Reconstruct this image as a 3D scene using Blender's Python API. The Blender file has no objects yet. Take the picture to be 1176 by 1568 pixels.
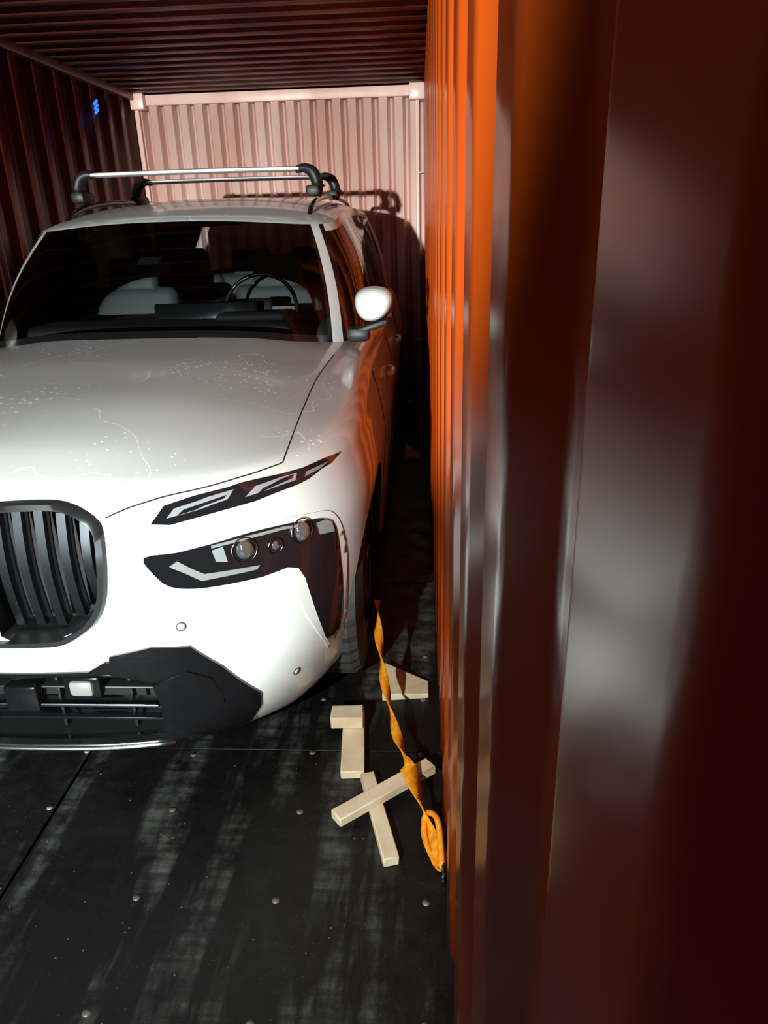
import bpy, bmesh, math, random
from mathutils import Vector, Matrix
from mathutils.bvhtree import BVHTree
random.seed(3)
SC=bpy.context.scene
COL=bpy.context.collection
# ------------------------------------------------------------ camera
CAM=Vector((1.105,0,1.64)); F=1110
R=Matrix.Rotation(math.radians(3.6),4,'Z')@Matrix.Rotation(math.radians(90-22),4,'X')@Matrix.Rotation(math.radians(-1.66),4,'Z')
cd=bpy.data.cameras.new('camera'); co=bpy.data.objects.new('camera',cd); COL.objects.link(co)
co.matrix_world=Matrix.Translation(CAM)@R
cd.sensor_fit='VERTICAL'; cd.sensor_height=36; cd.lens=F/1568*36; cd.clip_start=.01
SC.camera=co
SC.view_settings.view_transform='Standard'
# ------------------------------------------------------------ materials
def mat(name,col,rough=.5,metal=0,coat=0,spec=.5,emis=None,es=0,coatr=.05):
    m=bpy.data.materials.new(name); m.use_nodes=True; b=m.node_tree.nodes['Principled BSDF']
    b.inputs['Base Color'].default_value=(*col,1); b.inputs['Roughness'].default_value=rough; b.inputs['Metallic'].default_value=metal
    b.inputs['Coat Weight'].default_value=coat; b.inputs['Coat Roughness'].default_value=coatr; b.inputs['Specular IOR Level'].default_value=spec
    if emis: b.inputs['Emission Color'].default_value=(*emis,1); b.inputs['Emission Strength'].default_value=es
    return m
def noisemix(m,c1,c2,scale=(1,1,1),nscale=5,detail=6,lo=.4,hi=.6,rough=None,bump=0,coords='Object'):
    nt=m.node_tree; b=nt.nodes['Principled BSDF']
    tc=nt.nodes.new('ShaderNodeTexCoord'); mp=nt.nodes.new('ShaderNodeMapping'); mp.inputs['Scale'].default_value=scale
    n=nt.nodes.new('ShaderNodeTexNoise'); n.inputs['Scale'].default_value=nscale; n.inputs['Detail'].default_value=detail
    r=nt.nodes.new('ShaderNodeMapRange'); r.inputs['From Min'].default_value=lo; r.inputs['From Max'].default_value=hi
    mx=nt.nodes.new('ShaderNodeMix'); mx.data_type='RGBA'; mx.inputs[6].default_value=(*c1,1); mx.inputs[7].default_value=(*c2,1)
    nt.links.new(tc.outputs[coords],mp.inputs[0]); nt.links.new(mp.outputs[0],n.inputs['Vector']); nt.links.new(n.outputs[0],r.inputs[0])
    nt.links.new(r.outputs[0],mx.inputs[0]); nt.links.new(mx.outputs[2],b.inputs['Base Color'])
    if rough:
        r2=nt.nodes.new('ShaderNodeMapRange'); r2.inputs['To Min'].default_value=rough[0]; r2.inputs['To Max'].default_value=rough[1]
        nt.links.new(r.outputs[0],r2.inputs[0]); nt.links.new(r2.outputs[0],b.inputs['Roughness'])
    if bump:
        bp=nt.nodes.new('ShaderNodeBump'); bp.inputs['Strength'].default_value=bump; bp.inputs['Distance'].default_value=.003
        nt.links.new(n.outputs[0],bp.inputs['Height']); nt.links.new(bp.outputs[0],b.inputs['Normal'])
    return mx,r
PAINT=mat('white_car_paint',(.72,.74,.73),.38,0,.8,coatr=.08)
# dust / droplets / fine scratches on paint
def paint_dust(m):
    nt=m.node_tree; b=nt.nodes['Principled BSDF']
    def M(op,a,c):
        n=nt.nodes.new('ShaderNodeMath'); n.operation=op; nt.links.new(a,n.inputs[0])
        if isinstance(c,(int,float)): n.inputs[1].default_value=c
        else: nt.links.new(c,n.inputs[1])
        return n.outputs[0]
    tc=nt.nodes.new('ShaderNodeTexCoord'); v=nt.nodes.new('ShaderNodeTexVoronoi'); v.inputs['Scale'].default_value=42
    nt.links.new(tc.outputs['Object'],v.inputs['Vector'])
    n=nt.nodes.new('ShaderNodeTexNoise'); n.inputs['Scale'].default_value=2.6; n.inputs['Detail'].default_value=4
    nt.links.new(tc.outputs['Object'],n.inputs['Vector'])
    a=nt.nodes.new('ShaderNodeMapRange'); a.inputs['From Min'].default_value=.42; a.inputs['From Max'].default_value=.68; a.inputs['To Max'].default_value=.28
    nt.links.new(n.outputs[0],a.inputs[0])
    l=M('LESS_THAN',v.outputs['Distance'],a.outputs[0])
    n2=nt.nodes.new('ShaderNodeTexNoise'); n2.inputs['Scale'].default_value=3.1; n2.inputs['Detail'].default_value=1.5; nt.links.new(tc.outputs['Object'],n2.inputs['Vector'])
    lt=M('LESS_THAN',M('ABSOLUTE',M('SUBTRACT',n2.outputs[0],.5),0),.0018)
    ml=M('MULTIPLY',lt,M('GREATER_THAN',n.outputs[0],.47))
    g=nt.nodes.new('ShaderNodeNewGeometry'); sx=nt.nodes.new('ShaderNodeSeparateXYZ'); nt.links.new(g.outputs['Normal'],sx.inputs[0])
    up=M('GREATER_THAN',sx.outputs[2],.75)
    mask=M('MULTIPLY',M('MAXIMUM',ml,l),up)
    mx=nt.nodes.new('ShaderNodeMix'); mx.data_type='RGBA'; mx.inputs[6].default_value=(.64,.67,.65,1); mx.inputs[7].default_value=(.98,1,1,1)
    nt.links.new(mask,mx.inputs[0]); nt.links.new(mx.outputs[2],b.inputs['Base Color'])
    r=nt.nodes.new('ShaderNodeMapRange'); r.inputs['To Min'].default_value=.36; r.inputs['To Max'].default_value=.8
    nt.links.new(mask,r.inputs[0]); nt.links.new(r.outputs[0],b.inputs['Roughness'])
paint_dust(PAINT)
BLACK=mat('gloss_black_trim',(.006,.006,.007),.15,0,.5)
PLAST=mat('matte_black_plastic',(.008,.008,.009),.5)
FRAME=mat('grille_frame_metal',(.07,.075,.08),.28,.8)
CHROME=mat('dark_chrome',(.22,.24,.27),.25,1)
STRIP=mat('chrome_strip',(.6,.62,.64),.25,1)
SILV=mat('brushed_aluminium',(.88,.90,.90),.45,.3)
LAMP=mat('lamp_housing_black',(.008,.009,.011),.08,0,1)
DRL=mat('daytime_light_lens',(.30,.33,.36),.12,.2,1)
LENS=mat('projector_lens_glass',(.5,.52,.55),.05,.9,1)
BEZ=mat('satin_bezel',(.26,.28,.27),.35,.2,.5)
SCREW=mat('floor_screw_metal',(.20,.20,.19),.45,.3)
TYRE=mat('tyre_rubber',(.05,.05,.048),.75)
RIM=mat('wheel_rim_metal',(.12,.12,.13),.3,1)
SEAT=mat('seat_leather',(.05,.058,.058),.6)
DASH=mat('dashboard_plastic',(.010,.010,.011),.6)
GREEN=mat('sticker_green',(.4,.95,.7),.5)
AMBER=mat('amber_reflector',(.9,.3,.02),.2,0,1)
DARK=mat('dark_gap',(.01,.01,.01),.8)  # dark tone of shut lines and sensor rings
GLASS=bpy.data.materials.new('tinted_glass'); GLASS.use_nodes=True
nt=GLASS.node_tree; nt.nodes.clear()
o=nt.nodes.new('ShaderNodeOutputMaterial'); mx=nt.nodes.new('ShaderNodeMixShader'); tr=nt.nodes.new('ShaderNodeBsdfTransparent'); gl=nt.nodes.new('ShaderNodeBsdfGlossy'); fr=nt.nodes.new('ShaderNodeFresnel')
tr.inputs[0].default_value=(.68,.75,.76,1); gl.inputs['Roughness'].default_value=.03; fr.inputs[0].default_value=1.4
nt.links.new(fr.outputs[0],mx.inputs[0]); nt.links.new(tr.outputs[0],mx.inputs[1]); nt.links.new(gl.outputs[0],mx.inputs[2]); nt.links.new(mx.outputs[0],o.inputs[0])
# container paints
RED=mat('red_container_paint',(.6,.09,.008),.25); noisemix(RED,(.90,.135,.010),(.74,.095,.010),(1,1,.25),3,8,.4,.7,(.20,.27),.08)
LEFT=mat('shaded_red_container_paint',(.13,.02,.012),.4); noisemix(LEFT,(.13,.016,.010),(.08,.010,.008),(1,1,.25),3,8,.4,.7,(.35,.5),.12)  # left wall: its shade is put into a darker copy of the red
BACK=mat('end_wall_lit_paint',(.7,.4,.35),.4); noisemix(BACK,(.74,.49,.43),(.54,.27,.22),(1,1,.3),2,8,.35,.7,(.35,.5),.1)  # end wall: washed-out look of strong light put into a paler colour
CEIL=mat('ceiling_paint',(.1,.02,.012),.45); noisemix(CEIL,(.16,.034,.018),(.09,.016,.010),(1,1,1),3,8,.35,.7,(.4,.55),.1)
WOOD=mat('pine_wood',(.75,.55,.33),.6); noisemix(WOOD,(.92,.80,.56),(.74,.56,.34),(1,1,1),9,6,.35,.7,None,.2)
STRAPM=mat('orange_webbing',(.9,.32,.01),.6); noisemix(STRAPM,(1,.42,.01),(.9,.27,.005),(1,1,1),60,2,.4,.6,None,.3)
# ------------------------------------------------------------ helpers
def obj(name,verts,faces,mats,smooth=False,fm=None,parent=None,loc=(0,0,0)):
    me=bpy.data.meshes.new(name); me.from_pydata([tuple(v) for v in verts],[],faces)
    for m in (mats if isinstance(mats,(list,tuple)) else [mats]): me.materials.append(m)
    if fm:
        for p,i in zip(me.polygons,fm): p.material_index=i
    if smooth:
        for p in me.polygons: p.use_smooth=True
    me.update()
    ob=bpy.data.objects.new(name,me); COL.objects.link(ob); ob.location=loc
    if parent: ob.parent=parent
    return ob
def fixnormals(ob):
    bm=bmesh.new(); bm.from_mesh(ob.data); bmesh.ops.remove_doubles(bm,verts=bm.verts,dist=1e-5); bmesh.ops.recalc_face_normals(bm,faces=bm.faces); bm.to_mesh(ob.data); bm.free()
def sharp(ob,deg=35):
    bm=bmesh.new(); bm.from_mesh(ob.data)
    for e in bm.edges:
        if len(e.link_faces)==2 and e.calc_face_angle(0)>math.radians(deg): e.smooth=False
    for f in bm.faces: f.smooth=True
    bm.to_mesh(ob.data); bm.free()
def box(name,c,s,m,parent=None,rot=(0,0,0),bev=.005,seg=2):
    bm=bmesh.new(); bmesh.ops.create_cube(bm,size=1)
    for v in bm.verts: v.co=Vector((v.co.x*s[0],v.co.y*s[1],v.co.z*s[2]))
    if bev: bmesh.ops.bevel(bm,geom=bm.edges[:],offset=bev,segments=seg,affect='EDGES',profile=.5)
    me=bpy.data.meshes.new(name); bm.to_mesh(me); bm.free(); me.materials.append(m)
    ob=bpy.data.objects.new(name,me); COL.objects.link(ob); ob.location=c; ob.rotation_euler=rot
    if parent: ob.parent=parent
    for p in me.polygons: p.use_smooth=True
    sharp(ob,40)
    return ob
def tube(name,pts,r,m,parent=None,closed=False,n=8,sx=1,flat=None):
    pts=[Vector(p) for p in pts]; verts=[];faces=[]; N=len(pts)
    up=Vector((0,0,1))
    for i,p in enumerate(pts):
        a=pts[(i-1)%N] if (closed or i>0) else p; b=pts[(i+1)%N] if (closed or i<N-1) else p
        t=(b-a).normalized(); s=t.cross(up)
        if s.length<.05: s=t.cross(Vector((0,1,0)))
        s.normalize(); u=s.cross(t)
        rr=r[i] if isinstance(r,(list,tuple)) else r
        for k in range(n):
            an=2*math.pi*k/n; verts.append(p+s*math.cos(an)*rr*(flat or 1)+u*math.sin(an)*rr)
    M=N if closed else N-1
    for i in range(M):
        for k in range(n):
            j=(i+1)%N; faces.append((i*n+k,i*n+(k+1)%n,j*n+(k+1)%n,j*n+k))
    if not closed: faces+= [tuple(range(n))[::-1],tuple((N-1)*n+k for k in range(n))]
    ob=obj(name,verts,faces,m,True,parent=parent); fixnormals(ob); return ob
def join(name,obs,parent=None):
    bm=bmesh.new(); mats=[]
    bpy.context.view_layer.update()
    for ob in obs:
        me=ob.data.copy(); me.transform(ob.matrix_basis)
        mp=[]
        for m in me.materials:
            if m not in mats: mats.append(m)
            mp.append(mats.index(m))
        for p in me.polygons: p.material_index=mp[p.material_index]
        bm.from_mesh(me)
    me=bpy.data.meshes.new(name); bm.to_mesh(me); bm.free()
    for m in mats: me.materials.append(m)
    for ob in obs: bpy.data.objects.remove(ob)
    o=bpy.data.objects.new(name,me); COL.objects.link(o)
    if parent: o.parent=parent
    return o
def catmull(pts,sub=6,closed=False):
    P=[Vector(p) for p in pts]; N=len(P); out=[]
    for i in range(N if closed else N-1):
        if closed: p0,p1,p2,p3=P[i-1],P[i],P[(i+1)%N],P[(i+2)%N]
        else: p0,p1,p2,p3=P[max(i-1,0)],P[i],P[i+1],P[min(i+2,N-1)]
        for s in range(sub):
            t=s/sub; out.append(.5*((2*p1)+(p2-p0)*t+(2*p0-5*p1+4*p2-p3)*t*t+(3*p1-p0-3*p2+p3)*t**3))
    if not closed: out.append(P[-1])
    return out
# ------------------------------------------------------------ CAR body
XC,Y0=-.07,1.62
WF,WR=.87,4.02
car=bpy.data.objects.new('car',None); COL.objects.link(car); car.location=(XC,Y0,0)
def interp(tab,x):
    if x<=tab[0][0]: return tab[0][1]
    for (a,b),(c,d) in zip(tab,tab[1:]):
        if x<=c: return b+(d-b)*(x-a)/(c-a)
    return tab[-1][1]
def smooth(tab,x,h=.03): return (interp(tab,x-h)+interp(tab,x-h/2)+2*interp(tab,x)+interp(tab,x+h/2)+interp(tab,x+h))/6
YF=[(.15,.12),(.25,.07),(.42,.02),(.55,0),(.85,0),(1.0,.03),(1.1,.06)]
WZ=[(.15,.94),(.35,.965),(.6,.985),(.8,1.0),(.95,.975),(1.1,.93),(1.2,.9)]
HC=[(0,1.0),(.1,1.03),(.3,1.075),(.6,1.125),(1.0,1.17),(1.45,1.20),(2,1.2),(5.2,1.2)]
def ztop(x,y):
    z=smooth(HC,y,.08)-.10*(abs(x)/.95)**2.6
    xr=.34+.20*min(1,max(0,y/1.4)); d=(abs(x)-xr)/.045
    if y<1.6: z+=.014/(1+math.exp(max(-20,min(20,d))))*min(1,y/.25)
    return z
NA,NS,NR=56,56,14
def outline(k,z):
    W=smooth(WZ,z); yf=smooth(YF,z); D=.98; n=2.7
    if k<=NA:
        t=k/NA*math.pi/2
        return Vector((W*math.sin(t)**(2/n), yf+D-(D*math.cos(t)**(2/n) if k<NA else 0),0))
    if k<=NA+NS:
        s=(k-NA)/NS; return Vector((W,(yf+D)*(1-s)+4.3*s,0))
    t=(k-NA-NS)/NR*math.pi/2; n=3.5
    return Vector((W*max(0,math.cos(t))**(2/n), 4.3+.72*math.sin(t)**(2/n),0))
NH=NA+NS+NR
def zbot(k):
    P=outline(k,.3)
    return .155+.12*min(1,max(0,(P.y-.3)/.5)) if k<=NA+NS+2 else .3
RR=.07
def top_ring(k):
    P=outline(k,1.0)
    for _ in range(4):
        z=ztop(P.x,P.y)-RR; P=outline(k,z)
    return P,z
def bodycols():
    lv=[]
    for k in range(NH+1):
        col=[]; P,zt=top_ring(k); zb=zbot(k)
        sp=Vector((0,min(max(P.y,1.0),4.2),0)); Pb=outline(k,zb)
        for f in (0,.5):
            q=sp.lerp(Pb,f); q.z=zb; col.append(q)
        for j in range(19):
            z=zb+(zt-zb)*j/18; q=outline(k,z); e=max(0,1-(z-zb)/.04); q=sp.lerp(q,1-.02*e*e); q.z=z; col.append(q)
        Rl=(P-sp).length; Pz=P.copy(); Pz.z=0
        for a in range(1,7):
            d=RR*(1-math.cos(a/6*math.pi/2)); q=sp.lerp(Pz,1-d/Rl); s=math.sqrt(max(0,1-(1-d/RR)**2)); q.z=zt+(ztop(q.x,q.y)-zt)*s; col.append(q)
        r0=1-RR/Rl
        for i in range(1,31):
            q=sp.lerp(Pz,r0*(1-i/30)); q.z=ztop(q.x,q.y); col.append(q)
        lv.append(col)
    return lv
L=bodycols(); nc=len(L[0]); verts=[];faces=[];idx={}
for k in range(-NH,NH):
    for j in range(nc):
        v=L[abs(k)][j].copy()
        if k<0: v.x=-v.x
        idx[(k,j)]=len(verts); verts.append(v)
for k in range(-NH,NH):
    k2=k+1 if k+1<NH else -NH
    for j in range(nc-1): faces.append((idx[(k,j)],idx[(k2,j)],idx[(k2,j+1)],idx[(k,j+1)]))
BVH=BVHTree.FromPolygons(verts,faces)
body=obj('body',verts,faces,[PAINT,PLAST,DASH,BLACK],True,parent=car)
bm=bmesh.new(); bm.from_mesh(body.data)
bmesh.ops.remove_doubles(bm,verts=bm.verts,dist=2e-4)
bmesh.ops.dissolve_degenerate(bm,edges=bm.edges,dist=1e-5)
bmesh.ops.recalc_face_normals(bm,faces=bm.faces)
for f in bm.faces:
    c=f.calc_center_median()
    if c.z>1.0 and c.y>1.39+.33*(abs(c.x)/.8)**3 and abs(c.x)<.84 and c.y<4.9: f.material_index=2
bm.to_mesh(body.data); bm.free()
def prism(name,poly,y0,y1,mi=1):
    n=len(poly); v=[(x,y0,z) for x,z in poly]+[(x,y1,z) for x,z in poly]
    f=[tuple(range(n)),tuple(range(2*n-1,n-1,-1))]+[(i,i+n,(i+1)%n+n,(i+1)%n) for i in range(n)]
    ob=obj(name,v,f,[PAINT,PLAST,DASH,BLACK],parent=car); fixnormals(ob)
    for p in ob.data.polygons: p.material_index=mi
    return ob
KID=[(.035,.965),(.06,.985),(.19,.988),(.262,.984),(.308,.960),(.333,.92),(.336,.85),(.326,.76),(.300,.69),(.255,.648),(.19,.620),(.06,.615),(.035,.63)]
KIDO=[(.0,1.0),(.19,1.004),(.262,.998),(.317,.975),(.35,.94),(.356,.87),(.350,.80),(.335,.728),(.306,.671),(.26,.632),(.20,.602),(.0,.594)]
INT=[(-.40,.235),(-.42,.46),(-.29,.505),(0,.505),(.29,.505),(.42,.46),(.40,.235)]
cut=[prism('cutk1',KID,-.3,.13),prism('cutk2',[(-x,z) for x,z in KID],-.3,.13),prism('cuti',INT,-.3,.22)]
for sx in (1,-1):
    for yy,ra in ((WF+.045,.40),(WR,.42)):
        bm=bmesh.new(); bmesh.ops.create_cone(bm,cap_ends=True,segments=56,radius1=ra,radius2=ra,depth=.55,matrix=Matrix.Translation((sx*.9,yy,.39))@Matrix.Rotation(math.pi/2,4,'Y'))
        me=bpy.data.meshes.new('cutw'); bm.to_mesh(me); bm.free()
        for m in (PAINT,PLAST,DASH,BLACK): me.materials.append(m)
        for p in me.polygons: p.material_index=1
        ob=bpy.data.objects.new('cutw',me); COL.objects.link(ob); ob.parent=car; cut.append(ob)
bpy.context.view_layer.update()
for c in cut:
    md=body.modifiers.new('b','BOOLEAN'); md.operation='DIFFERENCE'; md.solver='EXACT'; md.object=c
dg=bpy.context.evaluated_depsgraph_get()
me2=bpy.data.meshes.new_from_object(body.evaluated_get(dg)); body.modifiers.clear(); body.data=me2
for c in cut: bpy.data.objects.remove(c)
sharp(body,38)
# ---- surface patches (panels following the body skin)
def patch(name,pts,m,h=.002,dirv=(-.35,1,-.3),grid=.02,both=True):
    d=Vector(dirv).normalized(); u=Vector((1,0,0)); u=(u-d*u.dot(d)).normalized(); w=d.cross(u)*-1
    P=[Vector((Vector(p).dot(u),Vector(p).dot(w),0)) for p in pts]
    bm=bmesh.new(); vs=[bm.verts.new(p) for p in P]; bm.faces.new(vs)
    bmesh.ops.triangulate(bm,faces=bm.faces[:])
    for ax in (0,1):
        lo=min(p[ax] for p in P); hi=max(p[ax] for p in P); x=lo+grid
        while x<hi:
            no=Vector((1,0,0)) if ax==0 else Vector((0,1,0))
            bmesh.ops.bisect_plane(bm,geom=bm.verts[:]+bm.edges[:]+bm.faces[:],plane_co=no*x,plane_no=no); x+=grid
    for v in bm.verts:
        o=u*v.co.x+w*v.co.y-d*3
        hit=BVH.ray_cast(o,d)
        if hit[0] is None:
            hit=BVH.find_nearest(u*v.co.x+w*v.co.y+d*(Vector(pts[0]).dot(d)))
        nn=hit[1]
        if nn.dot(d)>0: nn=-nn
        v.co=hit[0]+nn*h
    bmesh.ops.recalc_face_normals(bm,faces=bm.faces)
    s=sum((f.normal.dot(d) for f in bm.faces))
    if s>0: bmesh.ops.reverse_faces(bm,faces=bm.faces)
    be=[e for e in bm.edges if len(e.link_faces)==1]
    r=bmesh.ops.extrude_edge_only(bm,edges=be)
    for v in [g for g in r['geom'] if isinstance(g,bmesh.types.BMVert)]: v.co=v.co+d*(h+.006)
    for f in bm.faces: f.smooth=True
    me=bpy.data.meshes.new(name); bm.to_mesh(me); bm.free(); me.materials.append(m)
    ob=bpy.data.objects.new(name,me); COL.objects.link(ob); ob.parent=car; sharp(ob,50)
    if both:
        me2=ob.data.copy(); me2.transform(Matrix.Scale(-1,4,(1,0,0))); me2.flip_normals()
        o2=bpy.data.objects.new(name+'_l',me2); COL.objects.link(o2); o2.parent=car
    return ob
def onbody(p,h=.0,d=(-.35,1,-.3)):
    d=Vector(d).normalized(); hit=BVH.ray_cast(Vector(p)-d*1.0,d)
    if hit[0] is None: hit=BVH.find_nearest(Vector(p))
    n=hit[1]; n=-n if n.dot(d)>0 else n
    return hit[0]+n*h
def mirror_obj(ob,name=None):
    me=ob.data.copy(); me.transform(ob.matrix_basis); me.transform(Matrix.Scale(-1,4,(1,0,0))); me.flip_normals()
    o=bpy.data.objects.new(name or ob.name+'_l',me); COL.objects.link(o); o.parent=ob.parent; return o
DR=[(.464,.067,.926),(.497,.091,.968),(.572,.133,.981),(.639,.176,.985),(.676,.209,.988),(.722,.248,.987),(.768,.294,.984),(.814,.351,.980),(.860,.432,.980),(.905,.532,.972),(.885,.458,.960),(.861,.407,.958),(.831,.348,.948),(.807,.313,.945),(.754,.248,.943),(.708,.203,.937),(.648,.157,.934),(.571,.112,.926),(.510,.083,.918)]
patch('upper_light',DR,LAMP,.003)
patch('upper_light_strip',[(.500,.09,.935),(.52,.1,.957),(.60,.15,.970),(.655,.19,.975),(.64,.17,.955),(.57,.12,.945)],DRL,.006)
patch('upper_light_strip_inner',[(.525,.1,.940),(.54,.11,.950),(.60,.15,.960),(.635,.18,.964),(.63,.17,.958),(.57,.12,.948)],LAMP,.009)
patch('upper_light_strip_outer',[(.680,.2,.950),(.705,.22,.972),(.76,.29,.973),(.80,.33,.972),(.795,.32,.955),(.74,.25,.955)],DRL,.006)
patch('upper_light_strip_outer_inner',[(.715,.2,.957),(.725,.22,.966),(.76,.29,.967),(.785,.33,.967),(.783,.32,.96),(.745,.25,.96)],LAMP,.009)
patch('upper_light_marker',[(.82,.34,.958),(.825,.35,.970),(.875,.45,.968),(.855,.4,.961)],BEZ,.006)
FRM=[(.402,.035,.842),(.442,.046,.858),(.520,.072,.862),(.613,.117,.870),(.690,.168,.876),(.767,.236,.870),(.835,.307,.856),(.885,.38,.835),(.912,.42,.776),(.925,.45,.668),(.922,.46,.54),(.905,.47,.41),(.85,.413,.345),(.842,.40,.365),(.80,.309,.53),(.775,.261,.66),(.712,.177,.695),(.633,.123,.700),(.538,.08,.707),(.46,.055,.725),(.43,.045,.765),(.408,.037,.806)]
patch('headlight_frame',catmull(FRM,3,True),PAINT,.003)
HL=[(.442,.046,.843),(.520,.072,.845),(.613,.117,.853),(.690,.168,.859),(.767,.236,.853),(.829,.307,.838),(.868,.366,.818),(.891,.405,.776),(.899,.423,.668),(.900,.438,.545),(.887,.458,.412),(.850,.413,.360),(.829,.309,.546),(.798,.261,.707),(.712,.177,.721),(.633,.123,.727),(.555,.083,.734),(.494,.059,.752),(.459,.049,.794)]
patch('headlight',catmull(HL,3,True),LAMP,.006)
for i,(p,r) in enumerate([((.675,.155,.815),.030),((.81,.28,.815),.032),((.745,.215,.80),.017)]):
    c=onbody(p,-.004)
    bm=bmesh.new(); bmesh.ops.create_uvsphere(bm,u_segments=24,v_segments=12,radius=r); me=bpy.data.meshes.new('headlight_lens'); bm.to_mesh(me); bm.free(); me.materials.append(LENS)
    for q in me.polygons: q.use_smooth=True
    ob=bpy.data.objects.new('headlight_lens',me); COL.objects.link(ob); ob.location=c; ob.parent=car; ob.scale=(1,.75,1); mirror_obj(ob)
    n=(onbody(p,.02)-onbody(p)).normalized(); uu=n.cross(Vector((0,0,1))).normalized(); ww=uu.cross(n)
    g=tube('headlight_lens_ring',[onbody(p)+n*.009+(uu*math.cos(a*.2618)+ww*math.sin(a*.2618))*(r+.006) for a in range(24)],.002,CHROME,car,True,6); mirror_obj(g)
patch('headlight_reflector',[(.50,.06,.81),(.53,.07,.79),(.57,.09,.755),(.70,.17,.75),(.71,.17,.762),(.58,.09,.775),(.545,.08,.80),(.52,.07,.822)],BEZ,.009)
patch('headlight_reflector_bar',[(.60,.11,.835),(.605,.12,.80),(.63,.14,.79),(.625,.13,.838)],DRL,.009)
patch('headlight_reflector_side',[(.845,.33,.82),(.85,.34,.78),(.885,.4,.765),(.88,.39,.80),(.865,.37,.815)],BEZ,.009)
patch('headlight_brow',[(.60,.11,.848),(.69,.168,.852),(.767,.236,.848),(.825,.3,.834),(.82,.29,.828),(.765,.236,.840),(.69,.168,.844),(.60,.11,.841)],BEZ,.009)
def ringframe(name,outer,inner,m,dy):
    n=len(outer); v=[];f=[]
    def yy(x,z):
        hit=BVH.ray_cast(Vector((x,-1,z)),Vector((0,1,0))); return hit[0].y if hit[0] else .03
    for (x,z) in outer: v.append((x,yy(x,z)+.004,z))
    for (x,z),(a,b) in zip(outer,inner): v.append((x*.75+a*.25,yy(x,min(z,.99))-dy,z*.75+b*.25))
    for (x,z),(a,b) in zip(outer,inner): v.append((x*.15+a*.85,yy(a,b)-dy,z*.15+b*.85))
    for (x,z) in inner: v.append((x,yy(x,z)+.05,z))
    for r in range(3):
        for i in range(n): f.append((r*n+i,r*n+(i+1)%n,(r+1)*n+(i+1)%n,(r+1)*n+i))
    ob=obj(name,v,f,m,True,parent=car); fixnormals(ob); sharp(ob,50); return ob
K0=[(.006,.999),(.10,1.002)]+KIDO[1:-1]+[(.10,.597),(.006,.596)]
Ki=[(.028,.975),(.10,.978),(.19,.980),(.252,.976),(.298,.955),(.326,.922),(.330,.866),(.324,.80),(.311,.735),(.285,.685),(.247,.652),(.195,.626),(.10,.620),(.028,.620)]
def cat2(p):
    q=[(x,0,z) for x,z in p]; o=catmull(q,4,False)
    return [(a.x,a.z) for a in o]
for s in (1,-1):
    aa=[(s*x,z) for x,z in cat2(K0)]; bb=[(s*x,z) for x,z in cat2(Ki)]
    ringframe('grille_frame_'+('l' if s<0 else 'r'),aa,bb,FRAME,.016)
    for i in range(5):
        x=.065+i*.058
        top=.975 if x<.2 else (.965 if x<.26 else .94); bt=.635 if x<.2 else (.665 if x<.26 else .72)
        pts=[]
        for j in range(9):
            z=bt+(top-bt)*j/8; pts.append((s*x,.035+.02*(1-math.sin(j/8*math.pi)),z))
        v=[];f=[]
        for p in pts:
            v+=[(p[0]-.006,p[1]+.05,p[2]),(p[0]-.015,p[1]+.012,p[2]),(p[0]-.012,p[1]-.002,p[2]),(p[0]+.012,p[1]-.002,p[2]),(p[0]+.015,p[1]+.012,p[2]),(p[0]+.006,p[1]+.05,p[2])]
        for j in range(8):
            for q in range(6): f.append((j*6+q,j*6+(q+1)%6,(j+1)*6+(q+1)%6,(j+1)*6+q))
        f+=[tuple(range(6)),tuple(48+q for q in range(6))]
        ob=obj('grille_slat_%d%s'%(i,'l' if s<0 else 'r'),v,f,CHROME,True,parent=car); fixnormals(ob); sharp(ob,40)
patch('bumper_pod',[(.30,.02,.50),(.314,.018,.560),(.421,.039,.576),(.520,.070,.560),(.588,.115,.467),(.665,.224,.310),(.655,.25,.25),(.600,.24,.16),(.40,.16,.158),(.395,.1,.235),(.415,.05,.455)],BLACK,.008,(0,1,0),.02)
patch('bumper_upper_trim',[(-.35,.02,.500),(-.30,.02,.545),(-.247,.015,.513),(.247,.015,.513),(.30,.018,.545),(.35,.02,.50)],BLACK,.008,(0,1,0),.03,both=False)
patch('bumper_lower_trim',[(-.41,.1,.24),(.41,.1,.24),(.42,.14,.16),(-.42,.14,.16)],BLACK,.008,(0,1,0),.03,both=False)
obs=[]
for z,yy,t,mm in ((.445,.11,.010,BLACK),(.40,.12,.008,PLAST),(.35,.10,.012,CHROME),(.29,.12,.010,BLACK)):
    obs.append(box('b',(0,yy,z),(.80,.05,t),mm,bev=.004))
obs.append(box('b',(0,.095,.375),(.10,.06,.09),BLACK,bev=.01)); obs.append(box('b',(.185,.08,.415),(.07,.04,.05),BEZ,bev=.012)); obs.append(box('b',(.185,.09,.415),(.11,.04,.07),BLACK,bev=.01))
for x in (-.3,-.15,.08,.3): obs.append(box('b',(x,.14,.36),(.010,.03,.24),PLAST,bev=.003))
join('bumper_intake_bars',obs,car)
tube('bumper_lower_strip',[onbody((x,.1,.176),.012,(0,1,0)) for x in [-.40+.05*i for i in range(17)]],.008,STRIP,car)
patch('pod_blade',[(.405,.05,.45),(.50,.07,.48),(.555,.1,.44),(.57,.15,.33),(.50,.15,.25),(.42,.12,.24)],BLACK,.014,(0,1,0),.02)
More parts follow.
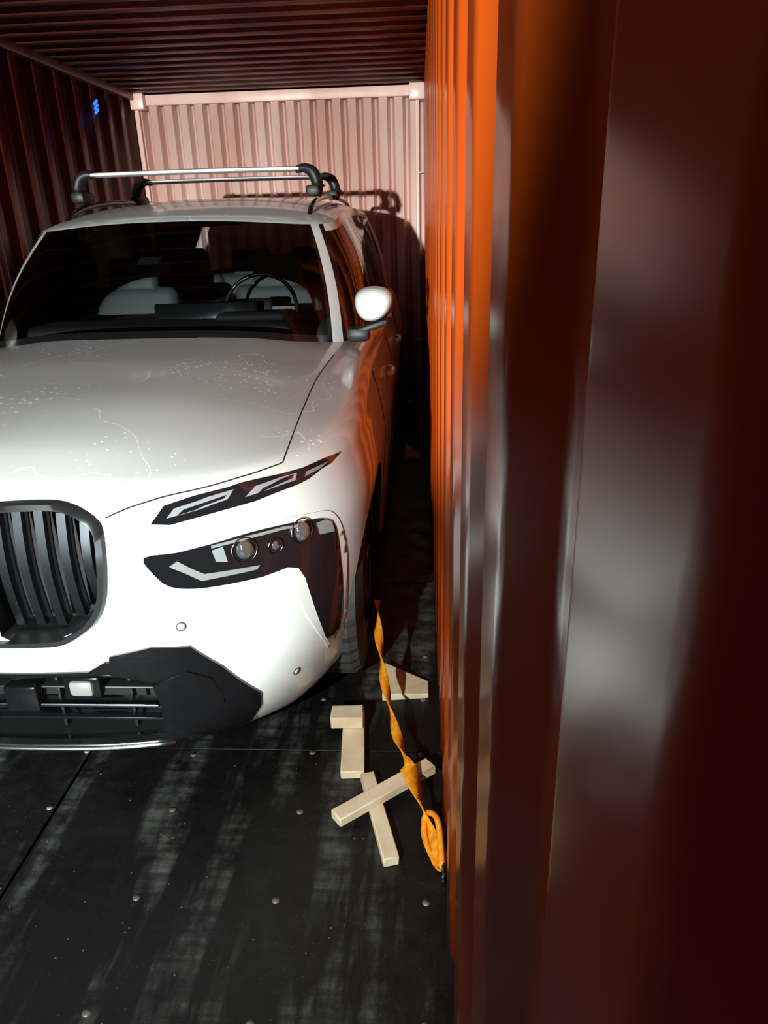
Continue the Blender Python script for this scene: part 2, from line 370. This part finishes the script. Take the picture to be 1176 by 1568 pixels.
for p in ((.759,.306,.323),(.50,.08,.62)):
    c=onbody(p,.001); n=(onbody(p,.02)-c).normalized()
    ob=tube('parking_sensor',[c-n*.003,c+n*.0015],.011,PAINT,car,n=16); mirror_obj(ob)
    uu=n.cross(Vector((0,0,1))).normalized(); ww=uu.cross(n)
    ob=tube('parking_sensor_ring',[c+n*.0008+(uu*math.cos(a*.3927)+ww*math.sin(a*.3927))*.0125 for a in range(16)],.0014,DARK,car,True,5); mirror_obj(ob)
g=tube('side_reflector',[onbody((1.2,y,.42),.001,(-1,0,0)) for y in (.43,.45,.47,.49)],.010,AMBER,car,n=8,flat=.4); mirror_obj(g)
gp=catmull([(.360,.044,.955),(.488,.096,.990),(.60,.155,1.0),(.700,.235,1.005),(.770,.314,1.005)],6)[:-1]+catmull([(.770,.318,1.005),(.774,.40,1.03),(.776,.70,1.08),(.780,1.0,1.11),(.80,1.35,1.13)],6)
g=tube('bonnet_shut_line',[onbody(p,.0,(-.1,.4,-1)) for p in gp],.0022,DARK,car,n=6); mirror_obj(g)
for yy in (1.45,2.5,3.55):
    g=tube('door_shut_line',[onbody((1.1,yy,z),.0,(-1,0,0)) for z in [.35+.05*i for i in range(15)]],.003,DARK,car,n=6); mirror_obj(g)
g=tube('sill_trim',[onbody((1.1,y,.32),.002,(-1,0,0)) for y in [1.35+.1*i for i in range(23)]],.03,PLAST,car,n=8,flat=.5); mirror_obj(g)
for yy in (2.05,3.1):
    g=tube('door_handle',[(.985,yy-.09,.93),(1.01,yy-.06,.93),(1.01,yy+.06,.93),(.985,yy+.09,.93)],.012,PAINT,car,n=8); mirror_obj(g)
# ------------------------------------------------------------ greenhouse
GA,GS,GR=40,44,12
RZ=[(1.8,1.640),(1.9,1.652),(2.3,1.72),(2.7,1.76),(3.3,1.775),(4.2,1.75),(4.9,1.66)]
def zroof(x,y): return smooth(RZ,y,.15)-.065*(abs(x)/.73)**2.4
def gout(k,base):
    W,yf,D,yr,Dr=((.885,1.37,.8,4.3,.68) if base else (.735,1.90,.42,4.2,.62)); n=3
    if k<=GA:
        t=k/GA*math.pi/2; return Vector((W*math.sin(t)**(2/n),yf+D-(D*math.cos(t)**(2/n) if k<GA else 0),0))
    if k<=GA+GS:
        s=(k-GA)/GS; return Vector((W,(yf+D)*(1-s)+yr*s,0))
    t=(k-GA-GS)/GR*math.pi/2; return Vector((W*max(0,math.cos(t))**(2/n),yr+Dr*math.sin(t)**(2/n),0))
GH=GA+GS+GR; NV=14; cols=[]
for k in range(GH+1):
    b=gout(k,1); b.z=ztop(b.x,b.y)-.012; t=gout(k,0); t.z=zroof(t.x,t.y)
    ctr=Vector((0,min(max(b.y,2.4),4.0),b.z)); o=(b-ctr).normalized(); col=[]
    for j in range(NV+1):
        v=j/NV; q=b.lerp(t,v)+(o*.03+Vector((0,0,.02)))*math.sin(math.pi*v); col.append(q)
    sp=Vector((0,min(max(t.y,2.6),4.2),0)); tz=Vector((t.x,t.y,0))
    for i in range(1,17):
        q=sp.lerp(tz,1-i/16); q.z=zroof(q.x,q.y)+.012*min(1,i/2); col.append(q)
    cols.append(col)
nc=len(cols[0]); verts=[];faces=[];fmi=[];idx={}
for k in range(-GH,GH+1):
    for j in range(nc):
        v=cols[abs(k)][j].copy(); v.x=-v.x if k<0 else v.x
        idx[(k,j)]=len(verts); verts.append(v)
for k in range(-GH,GH):
    ka=min(abs(k),abs(k+1))
    for j in range(nc-1):
        faces.append((idx[(k,j)],idx[(k+1,j)],idx[(k+1,j+1)],idx[(k,j+1)]))
        if j>=NV:
            c=sum((verts[i] for i in faces[-1]),Vector())/4
            mi=2 if (2.5<c.y<4.3 and abs(c.x)<.5 and j>NV+1) else 0
        elif ka<23: mi=1 if j>=1 else 2
        elif ka<24: mi=2
        elif ka<27: mi=0
        elif ka<GA+GS-6:
            y=cols[ka][j].y; mi=3 if (j<13) else 0
            for yp in (2.55,3.6):
                if abs(y-yp)<.06: mi=2
            if ka<29: mi=2
        elif ka<GA+GS+3: mi=0
        else: mi=3 if 2<j<13 else 0
        fmi.append(mi)
gh=obj('cabin',verts,faces,[PAINT,GLASS,BLACK,GLASS],True,fmi,car); fixnormals(gh); sharp(gh,28)
def seat(x,y):
    def blob(n,c,s,r=(0,0,0)):
        return box(n,c,s,SEAT,None,r,bev=min(s)*.38,seg=4)
    a=[blob('s',(x,y,1.12),(.48,.14,.42),(-.2,0,0)),blob('s',(x,y+.04,1.385),(.27,.10,.19),(-.15,0,0)),blob('s',(x-.06,y+.03,1.30),(.02,.02,.12)),blob('s',(x+.06,y+.03,1.30),(.02,.02,.12))]
    join('seat',a,car)
seat(-.42,2.45); seat(.38,2.45); seat(-.42,3.45); seat(.0,3.5); seat(.42,3.45)
dz=[]
dz.append(box('d',(0,1.85,1.17),(1.45,.35,.10),DASH,bev=.04,seg=3)); dz.append(box('d',(.36,1.88,1.22),(.34,.16,.06),DASH,bev=.03,seg=3)); dz.append(box('d',(.12,1.93,1.24),(.5,.03,.10),BLACK,rot=(-.2,0,0),bev=.01))
join('dashboard',dz,car)
cw=Vector((.36,2.06,1.24)); ring=[]
for i in range(32):
    a=2*math.pi*i/32; ring.append(cw+Vector((math.cos(a)*.18,math.sin(a)*.18*.42,math.sin(a)*.18*.9)))
a=[tube('r',ring,.010,PLAST,closed=True),box('r',cw,(.12,.04,.10),PLAST,rot=(-.4,0,0),bev=.015),box('r',cw,(.34,.015,.025),BEZ,rot=(-.4,0,0),bev=.005),
   tube('r',[q+Vector((0,-.009,0)) for q in ring[3:14]],.003,STRIP,n=6)]
join('steering_wheel',a,car)
box('rear_view_mirror',(.0,2.02,1.50),(.24,.03,.07),PLAST,car,bev=.012)
box('mirror_sensor_housing',(0,1.97,1.585),(.14,.12,.05),PLAST,car,rot=(.5,0,0),bev=.015)
box('windscreen_sticker',(-.10,1.87,1.49),(.10,.004,.05),GREEN,car,rot=(-.9,0,0),bev=.001)
for s in (1,-1):
    prof=[(-.10,.05),(-.09,-.03),(-.04,-.065),(.03,-.05),(.07,.0),(.078,.05),(.055,.08),(0,.095),(-.07,.085)]
    v=[];f=[];ly=[(-.075,.55),(-.06,.82),(-.03,.97),(.02,1),(.06,.95),(.065,.85)]
    n=len(prof)
    for (y,sc) in ly:
        for (x,z) in prof: v.append((s*x*sc,y,z*sc))
    for r in range(len(ly)-1):
        for i in range(n): f.append((r*n+i,r*n+(i+1)%n,(r+1)*n+(i+1)%n,(r+1)*n+i))
    f+=[tuple(range(n)),tuple((len(ly)-1)*n+i for i in range(n))]
    ob=obj('door_mirror_cap',v,f,[PAINT],True,parent=car,loc=(s*.96,1.66,1.28)); fixnormals(ob)
    md=ob.modifiers.new('s','SUBSURF'); md.levels=2; md.render_levels=2
    box('door_mirror_base',(s*.935,1.66,1.20),(.16,.09,.03),PLAST,car,rot=(0,-s*.3,0),bev=.012)
    box('door_mirror_stalk',(s*.88,1.66,1.17),(.10,.10,.06),PLAST,car,rot=(0,0,0),bev=.02)
    box('door_mirror_glass',(s*.96,1.73,1.285),(.13,.006,.11),CHROME,car,bev=.002)
for s in (1,-1):
    for yy in (WF,WR):
        pr=[(.0,.25),(.0,.28),(.02,.37),(.05,.388),(.22,.388),(.25,.37),(.27,.28),(.27,.25)]
        n=72; v=[];f=[]
        for i in range(n):
            a=2*math.pi*i/n
            for j,(x,r) in enumerate(pr):
                rr=r-(.010 if (i%2 and 2<=j<=5) else 0); v.append((s*(.955-x),math.cos(a)*rr,math.sin(a)*rr))
        m=len(pr)
        for i in range(n):
            for j in range(m-1): f.append((i*m+j,((i+1)%n)*m+j,((i+1)%n)*m+j+1,i*m+j+1))
        t=obj('t',v,f,TYRE,False); fixnormals(t)
        parts=[t]
        bm=bmesh.new(); bmesh.ops.create_cone(bm,cap_ends=True,segments=48,radius1=.255,radius2=.255,depth=.12,matrix=Matrix.Translation((s*.85,0,0))@Matrix.Rotation(math.pi/2,4,'Y')); me=bpy.data.meshes.new('r'); bm.to_mesh(me); bm.free(); me.materials.append(PLAST)
        r=bpy.data.objects.new('r',me); COL.objects.link(r); parts.append(r)
        for i in range(5):
            a=2*math.pi*i/5
            parts.append(box('sp',(s*.93,math.cos(a)*.13,math.sin(a)*.13),(.03,.26,.05),RIM,rot=(a,0,0),bev=.008))
        parts.append(tube('rr',[(s*.935,math.cos(2*math.pi*i/36)*.25,math.sin(2*math.pi*i/36)*.25) for i in range(36)],.012,RIM,closed=True))
        w=join('wheel',parts,car); w.location=(0,yy,.392)
for s in (1,-1):
    rp=[(s*.61,y,zroof(.61,y)+h) for y,h in ((2.2,.0),(2.3,.035),(2.6,.045),(3.2,.045),(3.9,.045),(4.15,.035),(4.25,0))]
    tube('roof_rail',catmull(rp,4),.014,BLACK,car)
parts=[]
for yy in (2.43,3.25):
    v=[];f=[];pr=[(-.035,-.004),(-.03,.008),(0,.014),(.03,.008),(.035,-.004),(0,-.012)]
    xs=[-.54+.077143*i for i in range(15)]
    for x in xs:
        for a,b in pr: v.append((x,yy+a,1.888+b+.003*(1-(x/.56)**2)))
    for i in range(14):
        for j in range(6): f.append((i*6+j,(i+1)*6+j,(i+1)*6+(j+1)%6,i*6+(j+1)%6))
    f+=[tuple(range(6)),tuple(84+j for j in range(6))]
    o=obj('bar',v,f,SILV,True); fixnormals(o); sharp(o,50); parts.append(o)
    for s in (1,-1):
        parts.append(tube('ft',catmull([(s*.52,yy,1.884),(s*.565,yy,1.892),(s*.605,yy,1.873),(s*.625,yy,1.83),(s*.625,yy,1.79),(s*.615,yy,1.765)],4),[.016+.014*min(1,i/8) for i in range(21)],PLAST,n=10,flat=1.5))
        parts.append(box('ft',(s*.61,yy,1.785),(.07,.16,.05),PLAST,bev=.015))
join('roof_rack_bars',parts,car)
# ------------------------------------------------------------ container
XL,XR,YB,ZC=-1.33,1.165,6.85,2.66
def xr(y): return XR-.0085*max(y,-.5)
def corr(name,pos,length,start,m,kind,P=.278,d=.036,flat=.07,sl=.068):
    pts=[]; x=start
    while x<start+length:
        for a,b in ((0,0),(flat,0),(flat+sl,d),(P-sl,d)): pts.append((x+a,b))
        x+=P
    pts.append((x,0))
    v=[];f=[]
    for (a,b) in pts:
        lo,hi=pos
        if kind=='R': v+=[(xr(a)+b,a,lo),(xr(a)+b,a,hi)]
        if kind=='L': v+=[(XL-b,a,lo),(XL-b,a,hi)]
        if kind=='B': v+=[(a,YB+b,lo),(a,YB+b,hi)]
        if kind=='C': v+=[(lo,a,ZC+b),(hi,a,ZC+b)]
    for i in range(len(pts)-1): f.append((2*i,2*i+2,2*i+3,2*i+1))
    ob=obj(name,v,f,m)
    md=ob.modifiers.new('bev','BEVEL'); md.width=.010 if kind!='B' else .003; md.segments=4; md.limit_method='ANGLE'; md.angle_limit=math.radians(20)
    for p in ob.data.polygons: p.use_smooth=True
    md2=ob.modifiers.new('sol','SOLIDIFY'); md2.thickness=.002
    return ob
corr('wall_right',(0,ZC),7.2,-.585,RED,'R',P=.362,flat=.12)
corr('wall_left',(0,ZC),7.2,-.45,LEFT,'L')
corr('wall_back',(0,ZC-.08),XR-XL+.1,XL-.02,BACK,'B',P=.130,d=.07,flat=.066,sl=.024)
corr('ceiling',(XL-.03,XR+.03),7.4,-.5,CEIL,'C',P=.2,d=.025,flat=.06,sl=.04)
XB=xr(YB)
obs=[box('r',((XB+XL)/2,YB+.0,ZC-.045),(XB-XL,.07,.08),BACK,bev=.006),box('r',(XL+.04,YB-.03,ZC-.06),(.13,.15,.12),BACK,bev=.01),box('r',(XB-.06,YB-.03,ZC-.06),(.13,.15,.12),BACK,bev=.01),
 box('r',(XB-.06,YB-.01,1.3),(.03,.05,2.6),BACK,bev=.006),box('r',(XL+.01,YB-.01,1.3),(.05,.06,2.6),BACK,bev=.006)]
for z in (.6,1.3,2.0): obs.append(box('r',(XB-.04,YB-.05,z),(.08,.02,.012),BACK,bev=.003))
join('trim_1',obs)
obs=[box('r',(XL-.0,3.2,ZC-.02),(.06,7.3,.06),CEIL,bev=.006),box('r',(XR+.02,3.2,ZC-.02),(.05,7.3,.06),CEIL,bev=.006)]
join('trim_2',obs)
FL=mat('worn_dark_floor',(.02,.02,.02),.5)
nt=FL.node_tree; b=nt.nodes['Principled BSDF']; N=nt.nodes.new; Lk=nt.links.new
tc=N('ShaderNodeTexCoord')
def noise(scale,ns,det=6,rough=.6,dist=0,loc=(0,0,0)):
    mp=N('ShaderNodeMapping'); mp.inputs['Scale'].default_value=scale; mp.inputs['Location'].default_value=loc; Lk(tc.outputs['Object'],mp.inputs[0])
    n=N('ShaderNodeTexNoise'); n.inputs['Scale'].default_value=ns; n.inputs['Detail'].default_value=det; n.inputs['Roughness'].default_value=rough; n.inputs['Distortion'].default_value=dist; Lk(mp.outputs[0],n.inputs['Vector']); return n
def mr(src,a,b_,c=0,d=1):
    r=N('ShaderNodeMapRange'); r.inputs['From Min'].default_value=a; r.inputs['From Max'].default_value=b_; r.inputs['To Min'].default_value=c; r.inputs['To Max'].default_value=d; Lk(src,r.inputs[0]); return r.outputs[0]
def mul(a,b_,op='MULTIPLY'):
    m=N('ShaderNodeMath'); m.operation=op; m.use_clamp=True; Lk(a,m.inputs[0])
    if isinstance(b_,(int,float)): m.inputs[1].default_value=b_
    else: Lk(b_,m.inputs[1])
    return m.outputs[0]
s1=mr(noise((5,.7,1),1.3,8,.6,.2).outputs[0],.50,.62)
s2=mr(noise((1,1,1),9,8,.7).outputs[0],.38,.62)
s3=mr(noise((1.2,14,1),2.0,4).outputs[0],.4,.65)
s4=mr(noise((1,1,1),120,3,.6).outputs[0],.66,.72)
a=mul(mul(s1,s2),mr(s3,0,1,.25,1))
tot=mul(a,mul(s4,.4),'ADD')
m1=N('ShaderNodeMix'); m1.data_type='RGBA'; m1.inputs[6].default_value=(.006,.006,.006,1); m1.inputs[7].default_value=(.15,.165,.155,1); Lk(tot,m1.inputs[0]); Lk(m1.outputs[2],b.inputs['Base Color'])
Lk(mr(s2,0,1,.34,.62),b.inputs['Roughness']); b.inputs['Specular IOR Level'].default_value=.35
bp=N('ShaderNodeBump'); bp.inputs['Strength'].default_value=.35; bp.inputs['Distance'].default_value=.004; Lk(s2,bp.inputs['Height']); Lk(bp.outputs[0],b.inputs['Normal'])
obs=[]
ys=[-.6,.72,1.93,3.13,4.33,5.53,6.9]
for y0,y1 in zip(ys,ys[1:]):
    for x0,x1 in ((XL-.04,-.03),(-.026,XR+.04)):
        obs.append(box('f',((x0+x1)/2,(y0+y1)/2,-.014),(x1-x0-.003,y1-y0-.004,.028),FL,bev=.002,seg=1))
fl=join('floor',obs)
obs=[]
for i,yy in enumerate((.75,1.05,1.36,1.65,1.91,2.2,2.5)):
    for x in (-1.1,-.75,-.43,-.05,.33,.715,1.09):
        jx=x+random.uniform(-.01,.01); jy=yy+random.uniform(-.01,.01)
        obs.append(tube('s',[(jx,jy,-.002),(jx,jy,.0015)],.010,SCREW,n=14))
for i in range(40):
    obs.append(box('d',(random.uniform(.0,1.1),random.uniform(.9,1.9),.001),(random.uniform(.002,.004),random.uniform(.002,.004),.002),SCREW,rot=(0,0,random.random()*3),bev=0))
join('floor_screws',obs)
# ------------------------------------------------------------ wood & strap
def plank(name,a,b_,w,h,z):
    a=Vector(a);b_=Vector(b_);c=(a+b_)/2;d=b_-a
    return box(name,(c.x,c.y,z+h/2),(d.length,w,h),WOOD,rot=(0,0,math.atan2(d.y,d.x)),bev=.003,seg=1)
plank('wooden_plank',(.868,1.80),(.845,2.12),.075,.03,0)
plank('wooden_block',(.775,2.035),(.885,2.04),.07,.045,.033)
plank('wooden_plank',(1.005,1.47),(.915,1.80),.045,.03,0)
plank('wooden_plank',(.84,1.59),(1.115,1.815),.05,.03,.031)
def wedge(name,x0,x1,y0,y1,h):
    v=[(x0,y0,0),(x1,y0+.02,0),(x1,y1-.08,0),(x0,y1,0),(x0,y0,.03),(x1,y0+.02,.02),(x1,y1-.08,.02),(x0,y1,h)]
    f=[(0,3,2,1),(4,5,6,7),(0,1,5,4),(1,2,6,5),(2,3,7,6),(3,0,4,7)]
    o=obj(name,v,f,WOOD); md=o.modifiers.new('b','BEVEL'); md.width=.004; md.segments=2; return o
wedge('wheel_chock',.94,1.11,2.2,2.38,.05)
wedge('wheel_chock',.95,1.06,5.05,5.25,.08)
SP=catmull([(.915,2.42,.30),(.930,2.28,.215),(.955,2.13,.14),(1.0,1.93,.09),(1.045,1.76,.085),(1.09,1.62,.06),(1.125,1.52,.035),(1.14,1.44,.02)],10)
v=[];f=[];N_=len(SP)
for i,p in enumerate(SP):
    t=(SP[min(i+1,N_-1)]-SP[max(i-1,0)]).normalized(); s=t.cross(Vector((0,0,1))).normalized(); u=s.cross(t)
    an=.5+i*.28*(1 if i<40 else .5); w=.016+ (.008 if 38<i<50 or i>58 else 0)
    d=s*math.cos(an)+u*math.sin(an); e=t.cross(d)*.0015
    v+=[p-d*w-e,p+d*w-e,p+d*w+e,p-d*w+e]
for i in range(N_-1):
    for j in range(4): f.append((i*4+j,i*4+(j+1)%4,i*4+4+(j+1)%4,i*4+4+j))
f+=[(0,1,2,3),tuple((N_-1)*4+j for j in range(4))]
st=obj('s',v,f,STRAPM,True); fixnormals(st)
loop=tube('l',catmull([(1.10,1.60,.06),(1.13,1.57,.075),(1.14,1.50,.05),(1.14,1.45,.02),(1.12,1.48,.02),(1.095,1.55,.03)],5,True),.009,STRAPM,closed=True,n=6)
ringl=tube('l',[(1.145,1.43+.02*math.cos(a*.5236),.022+.02*math.sin(a*.5236)) for a in range(12)],.005,CHROME,closed=True,n=6)
join('lashing_strap',[st,loop,ringl])
BL=mat('blue_led',(.02,.1,.6),.4,emis=(.02,.2,1),es=1.2)
join('blue_led_indicator',[box('i',(XL+.005,6.0,2.47+.03*i),(.012,.07,.018),BL,rot=(.5,0,0),bev=.003) for i in range(-1,2)])
# ------------------------------------------------------------ lights
w=bpy.data.worlds.new('world'); SC.world=w; w.use_nodes=True; w.node_tree.nodes['Background'].inputs[0].default_value=(.5,.6,.7,1); w.node_tree.nodes['Background'].inputs[1].default_value=.01
def light(name,kind,loc,target,e,col=(1,1,1),**k):
    l=bpy.data.lights.new(name,kind); l.energy=e; l.color=col
    for a,b_ in k.items(): setattr(l,a,b_)
    o=bpy.data.objects.new(name,l); COL.objects.link(o); o.location=loc
    o.rotation_euler=(Vector(target)-Vector(loc)).to_track_quat('-Z','Y').to_euler(); return o
light('flood_lamp','SPOT',(-1.0,-10,2.12),(-1.0,5,2.12),13000,(.93,1,.96),spot_size=math.radians(23.3),spot_blend=.025,shadow_soft_size=.08)
light('added_fill_spot','SPOT',(-.1,-1.8,2.3),(.2,1.7,0),720,(.94,1,.97),spot_size=math.radians(36),spot_blend=.4,shadow_soft_size=.04)  # added spot, fills in bumper, floor and wood outside the flood cone
